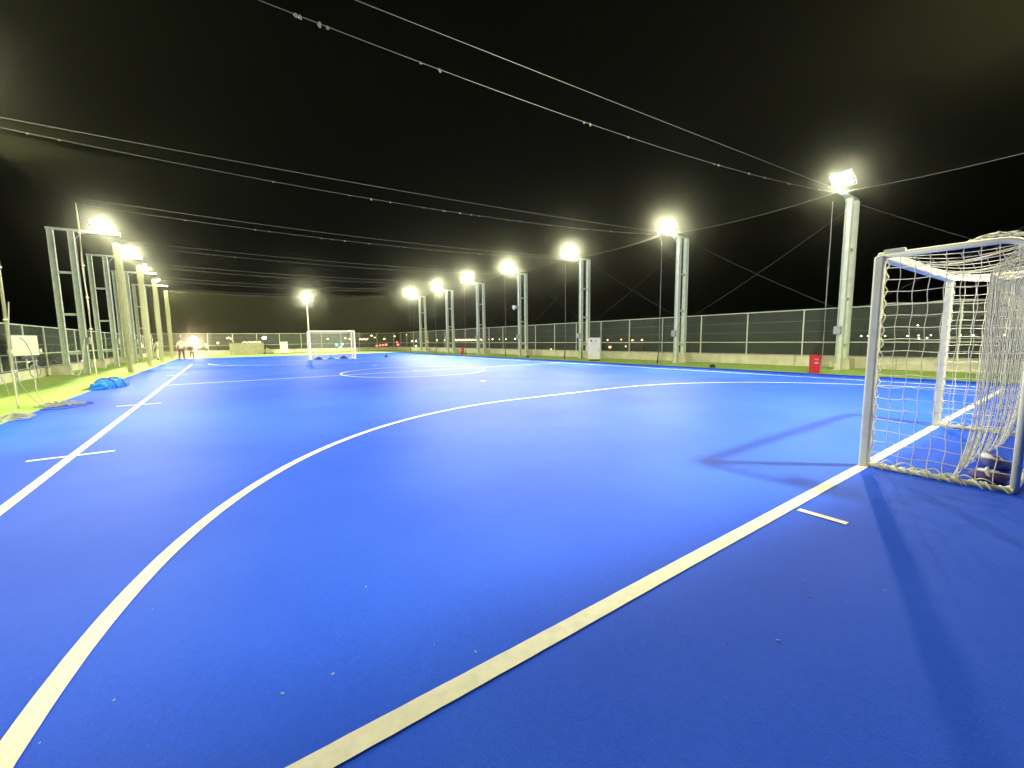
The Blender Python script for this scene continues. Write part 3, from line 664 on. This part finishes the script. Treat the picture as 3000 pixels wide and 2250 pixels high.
# ------------------------------------------------------------------ beyond the roof: town lights, trees, buildings
def raypt(u, v, dist):
    d_ = cf_ + cr_ * (u - 1500) / FPX - cu_ * (v - 1125) / FPX; d_ = d_ / math.hypot(d_.x, d_.y); return CAMP + d_ * dist
GL = {}
def glm(c, s):
    k_ = (c, s)
    if k_ not in GL: GL[k_] = glow('town_lamp_glow', c, s)
    return GL[k_]
WARM, WHT, ORG, REDC, GRN, LIL, CYA, YEL = (1, .72, .42), (1, .92, .8), (1, .42, .14), (1, .10, .07), (.05, 1, .45), (.85, .72, 1), (.6, .9, 1), (1, .85, .25)
lamps = [(1156, 985, YEL, 1), (1207, 999, YEL, 1), (1219, 999, CYA, 1.3), (1219, 1013, LIL, 1.2), (1191, 981, YEL, .8), (1251, 1000, REDC, 2.2), (1166, 1010, REDC, 1.8), (1163, 1003, REDC, 1.4), (1280, 997, WARM, 1), (1303, 997, YEL, 1), (1433, 994, WARM, .8), (1443, 994, YEL, 1), (1463, 994, CYA, .6), (1482, 994, YEL, 1), (1509, 993, WARM, 1.1), (1614, 1024, YEL, 1.1),
         (1780, 996, WHT, .9), (1820, 995, ORG, 1), (1787, 1017, ORG, 2), (1833, 1015, YEL, .9), (1853, 997, ORG, 1.4), (1881, 996, ORG, 1.4),
         (2523, 984.5, WHT, 1.2), (2543, 984.5, WHT, 1.1), (2593, 984, WHT, 1.1), (2659, 984, WHT, 1.1), (2691, 983, WHT, 1), (2692, 991, WHT, 1.2), (2716, 990, WHT, 1.1), (2727, 982.7, WHT, .9), (2689, 953.5, WHT, 1.1), (2813, 981, WHT, 1.2), (2852, 982.5, WHT, 1.3), (2940, 933, WHT, 1.2), (2943, 981, WHT, 1.2),
         (638, 1005, YEL, 1.3), (774, 990, LIL, 3), (734, 1010.6, ORG, 2.6), (602, 1009, YEL, 1.2), (606, 1017.6, YEL, 1.1), (960, 993, YEL, 1.1), (1011.6, 991, YEL, 1.2), (986.5, 1010.6, GRN, 1.9), (997.6, 1017.6, GRN, 1.9), (1002, 1008, LIL, 1.8), (1024, 993, YEL, .9), (1088.5, 983.5, YEL, 1.1), (1098, 989, YEL, .8), (1126, 993, YEL, 1.3), (1104, 1013, REDC, 1.5), (1113, 1012, REDC, 1.3), (1122, 1011, REDC, 1.5), (1131, 1010, REDC, 1.8),
         (348, 1011, LIL, 1.8), (416, 1014, YEL, 1.2), (240, 1057, LIL, 1.6), (263, 1056, YEL, 1.3), (81, 1061.6, YEL, 1.1)]
cname = {WARM: 'warm', WHT: 'white', ORG: 'orange', REDC: 'red', GRN: 'green', LIL: 'lilac', CYA: 'pale blue', YEL: 'yellow'}
big = {1787: 'large', 734: 'large', 774: 'large', 1251: 'large'}
heads = {}; polem = MB().tube([(0, 0, 0), (0, 0, 1)], .09, 6).build('pole', M['roof'])
cnt = {}
for i, (u, v, c_, s_) in enumerate(lamps):
    dist = 110 if v < 1020 else (75 if v < 1040 else 45)
    p = raypt(u, v, dist); o = empty('street_lamp', (p.x, p.y, -9)); hh = p.z + 9
    key = (c_, s_)
    r_ = (.11 if u > 2400 else .15) * s_ * dist / 110 + .02
    hm_ = MB().blob((0, 0, 0), (r_, r_, r_ * .8), 8, 6).build('lamp_head', glm(c_, 9), o); hm_.location = (0, 0, hh)
    pp = polem.copy() if i else polem
    if i: col.objects.link(pp)
    pp.parent = o; pp.scale = (1, 1, hh)
    side = 'behind the left fence' if u < 500 else ('left of the far goal' if u < 900 else ('through the far goal net' if u < 1040 else ('right of the far goal' if u < 1240 else ('between the far right masts' if u < 1520 else ('behind the right fence near the cabinet' if u < 2000 else 'behind the near goal net')))))
    lvl = 'high' if v < 975 else ('low' if v > 1006 else 'level')
    tag(o, f'{"large " if s_ > 1.9 else ""}{cname[c_]} town lamp {lvl} on the horizon {side}', 'street lamp', 'distant town lamps, ' + cname[c_] + ' ' + lvl + ' ' + side)
# the big bright lamp beyond the far left corner
p = raypt(567, 993, 60); o = empty('street_lamp', (p.x, p.y, -9)); hm_ = MB().blob((0, 0, 0), (.30, .30, .28), 14, 10).build('lamp_head', glow('big_lamp_glow', (1, .86, .74), 40), o, smooth=True); hm_.location = (0, 0, p.z + 9)
MB().tube([(0, 0, 0), (0, 0, p.z + 8.6)], .12, 8).build('pole', M['roof'], o); tag(o, 'very bright big lamp glowing above the small person at the far left', 'street lamp')
l = bpy.data.lights.new('lamp_light', 'POINT'); l.energy = 3500; l.color = (1, .75, .5); l.shadow_soft_size = .6; lo = bpy.data.objects.new('lamp_light', l); col.objects.link(lo); lo.parent = o; lo.location = (0, -1.2, p.z + 8.6)
# long buildings with lit windows
def lit_building(u0, u1, v, dist, n, c_, s_, hgt, lab):
    a, b = raypt(u0, v, dist), raypt(u1, v, dist); ln = (b - a).length; ang = math.atan2(b.y - a.y, b.x - a.x); o = empty('lit_building', ((a.x + b.x) / 2, (a.y + b.y) / 2, -9), ang)
    z = a.z + 9; MB().box((0, 3.2, (z + hgt) / 2), (ln + 4, 6, z + hgt)).build('wall', M['wall'], o); MB().box((0, 3.2, z + hgt + .15), (ln + 5, 7, .3)).build('roof', M['roof'], o)
    w0 = None
    for k in range(n):
        w = MB().box((0, .16, 0), (ln / n * .62, .06, .42 * s_)).build('window', glm(c_, 5), o) if w0 is None else w0.copy()
        if w0 is not None: col.objects.link(w); w.parent = o
        w0 = w0 or w; w.location = (-ln / 2 + ln * (k + .5) / n, 0, z + .12 * math.sin(k * 2.3))
    return tag(o, lab, 'building', 'lit buildings on the skyline')
lit_building(1329, 1413, 996.5, 150, 22, WARM, 1.2, 1.2, 'long low building with a row of warm lit windows between the right masts')
lit_building(682, 765, 1003.6, 140, 16, WARM, .9, .8, 'long building with a thin row of lit windows above the service block')
lit_building(1051, 1079, 994, 130, 7, (1, .6, .5), .9, .8, 'small building with pinkish lit windows right of the far goal')
lit_building(662, 679, 990.5, 120, 3, WARM, .9, .6, 'small taller building with one lit strip left of the far goal')
# trees beyond the walls
def tree(x, y, h, r_, seed, lab, n=1500):
    rr = random.Random(seed); o = empty('broadleaf_tree', (x, y, -9)); H = h + 9
    t_ = MB(); t_.tube([(0, 0, 0), (.1, 0, H * .4), (0, .1, H * .8)], [.28, .2, .07], 8)
    for k in range(9):
        a = rr.random() * 6.28; z = H - r_ * 2 + rr.random() * r_ * 1.4; t_.tube([(0, 0, z - .5), (math.cos(a) * r_ * .4, math.sin(a) * r_ * .4, z + .3), (math.cos(a) * r_ * .8, math.sin(a) * r_ * .8, z + .7)], [.08, .05, .02], 5)
    t_.build('trunk', M['bark'], o); m = MB()
    cl = [(rr.uniform(-.75, .75) * r_, rr.uniform(-.75, .75) * r_, H - r_ * 1.6 + rr.uniform(-1, 1) * r_ * 1.1, rr.uniform(.25, .5) * r_) for _ in range(22)]
    for k in range(n):
        cx, cy, cz, q = rr.choice(cl); d_ = Vector((rr.gauss(0, 1), rr.gauss(0, 1), rr.gauss(0, 1))).normalized() * q * rr.random() ** .4; c0 = Vector((cx, cy, cz)) + d_
        u_ = Vector((rr.gauss(0, 1), rr.gauss(0, 1), rr.gauss(0, 1))).normalized(); w_ = u_.orthogonal().normalized(); s_ = rr.uniform(.07, .16)
        m.add([c0 - u_ * s_, c0 + w_ * s_ * .6, c0 + u_ * s_, c0 - w_ * s_ * .6], [(0, 1, 2, 3)])
    m.build('crown', M['leaf'], o); return tag(o, lab, 'tree', 'dark trees beyond the fences')
tree(-18.5, 10.5, 2.3, 1.9, 1, 'dark tree behind the fence at the left picture edge')
tree(-14.8, 33, 2.6, 1.7, 2, 'black tree beside the far left corner next to the people', 2600)
tree(-16.2, 26, 2.0, 1.8, 3, 'dark tree behind the left fence before the far corner', 2200)
tree(-6.5, 52, .9, 2.2, 4, 'low dark tree beyond the far wall left of the service block')
# dark house outside at the left
o = empty('house', (-26, 14, -9), .2); MB().box((0, 0, 5.4), (9, 12, 10.8)).build('wall', M['wall'], o)
m = MB(); m.add([(-5, -6.6, 10.8), (5, -6.6, 10.8), (5, 6.6, 10.8), (-5, 6.6, 10.8), (0, -6.6, 13.2), (0, 6.6, 13.2)], [(0, 3, 2, 1), (0, 1, 4), (2, 3, 5), (1, 2, 5, 4), (3, 0, 4, 5)]); m.build('roof', M['roof'], o)
w = MB(); [w.box((4.52, y, 8.6), (.04, 1.4, 1.1)) for y in (-3, 0, 3)]; w.build('window', M['roof'], o)
tag(o, 'dark unlit house with a pitched roof beyond the left fence', 'house')

# ------------------------------------------------------------------ scattering volume added to imitate lens bloom round the lamps
HAZE = .0007
if HAZE:
    m, nt, out = newmat('bloom_haze'); pv = N(nt, 'ShaderNodeVolumePrincipled'); pv.inputs['Color'].default_value = (.9, .92, .8, 1); pv.inputs['Density'].default_value = HAZE; pv.inputs['Anisotropy'].default_value = .984
    nt.links.new(pv.outputs[0], out.inputs['Volume'])
    hz = MB().box((0, 60, 15), (400, 400, 50)).build('bloom_volume', m); tag(hz, kind='stuff')

# ------------------------------------------------------------------ world, camera, render
w = bpy.data.worlds.new('World'); scene.world = w; w.use_nodes = True; nt = w.node_tree; nt.nodes.clear()
out = nt.nodes.new('ShaderNodeOutputWorld'); bg = nt.nodes.new('ShaderNodeBackground'); bg.inputs['Color'].default_value = (.55, .62, .40, 1); bg.inputs['Strength'].default_value = .0003
nt.links.new(bg.outputs[0], out.inputs[0])
cd = bpy.data.cameras.new('camera'); cam = bpy.data.objects.new('camera', cd); col.objects.link(cam); scene.camera = cam
cd.sensor_fit = 'HORIZONTAL'; cd.sensor_width = 36; cd.lens = FPX / 3000 * 36; cd.clip_start = .05; cd.clip_end = 3000
mt = Matrix(((cr_.x, cu_.x, -cf_.x, CAMP.x), (cr_.y, cu_.y, -cf_.y, CAMP.y), (cr_.z, cu_.z, -cf_.z, CAMP.z), (0, 0, 0, 1))); cam.matrix_world = mt
scene.render.engine = 'CYCLES'; scene.cycles.transparent_max_bounces = 40; scene.cycles.max_bounces = 6; scene.cycles.sample_clamp_indirect = 4
vs = scene.view_settings; vs.view_transform = 'Standard'; vs.look = 'None'; vs.exposure = 0; vs.gamma = 1
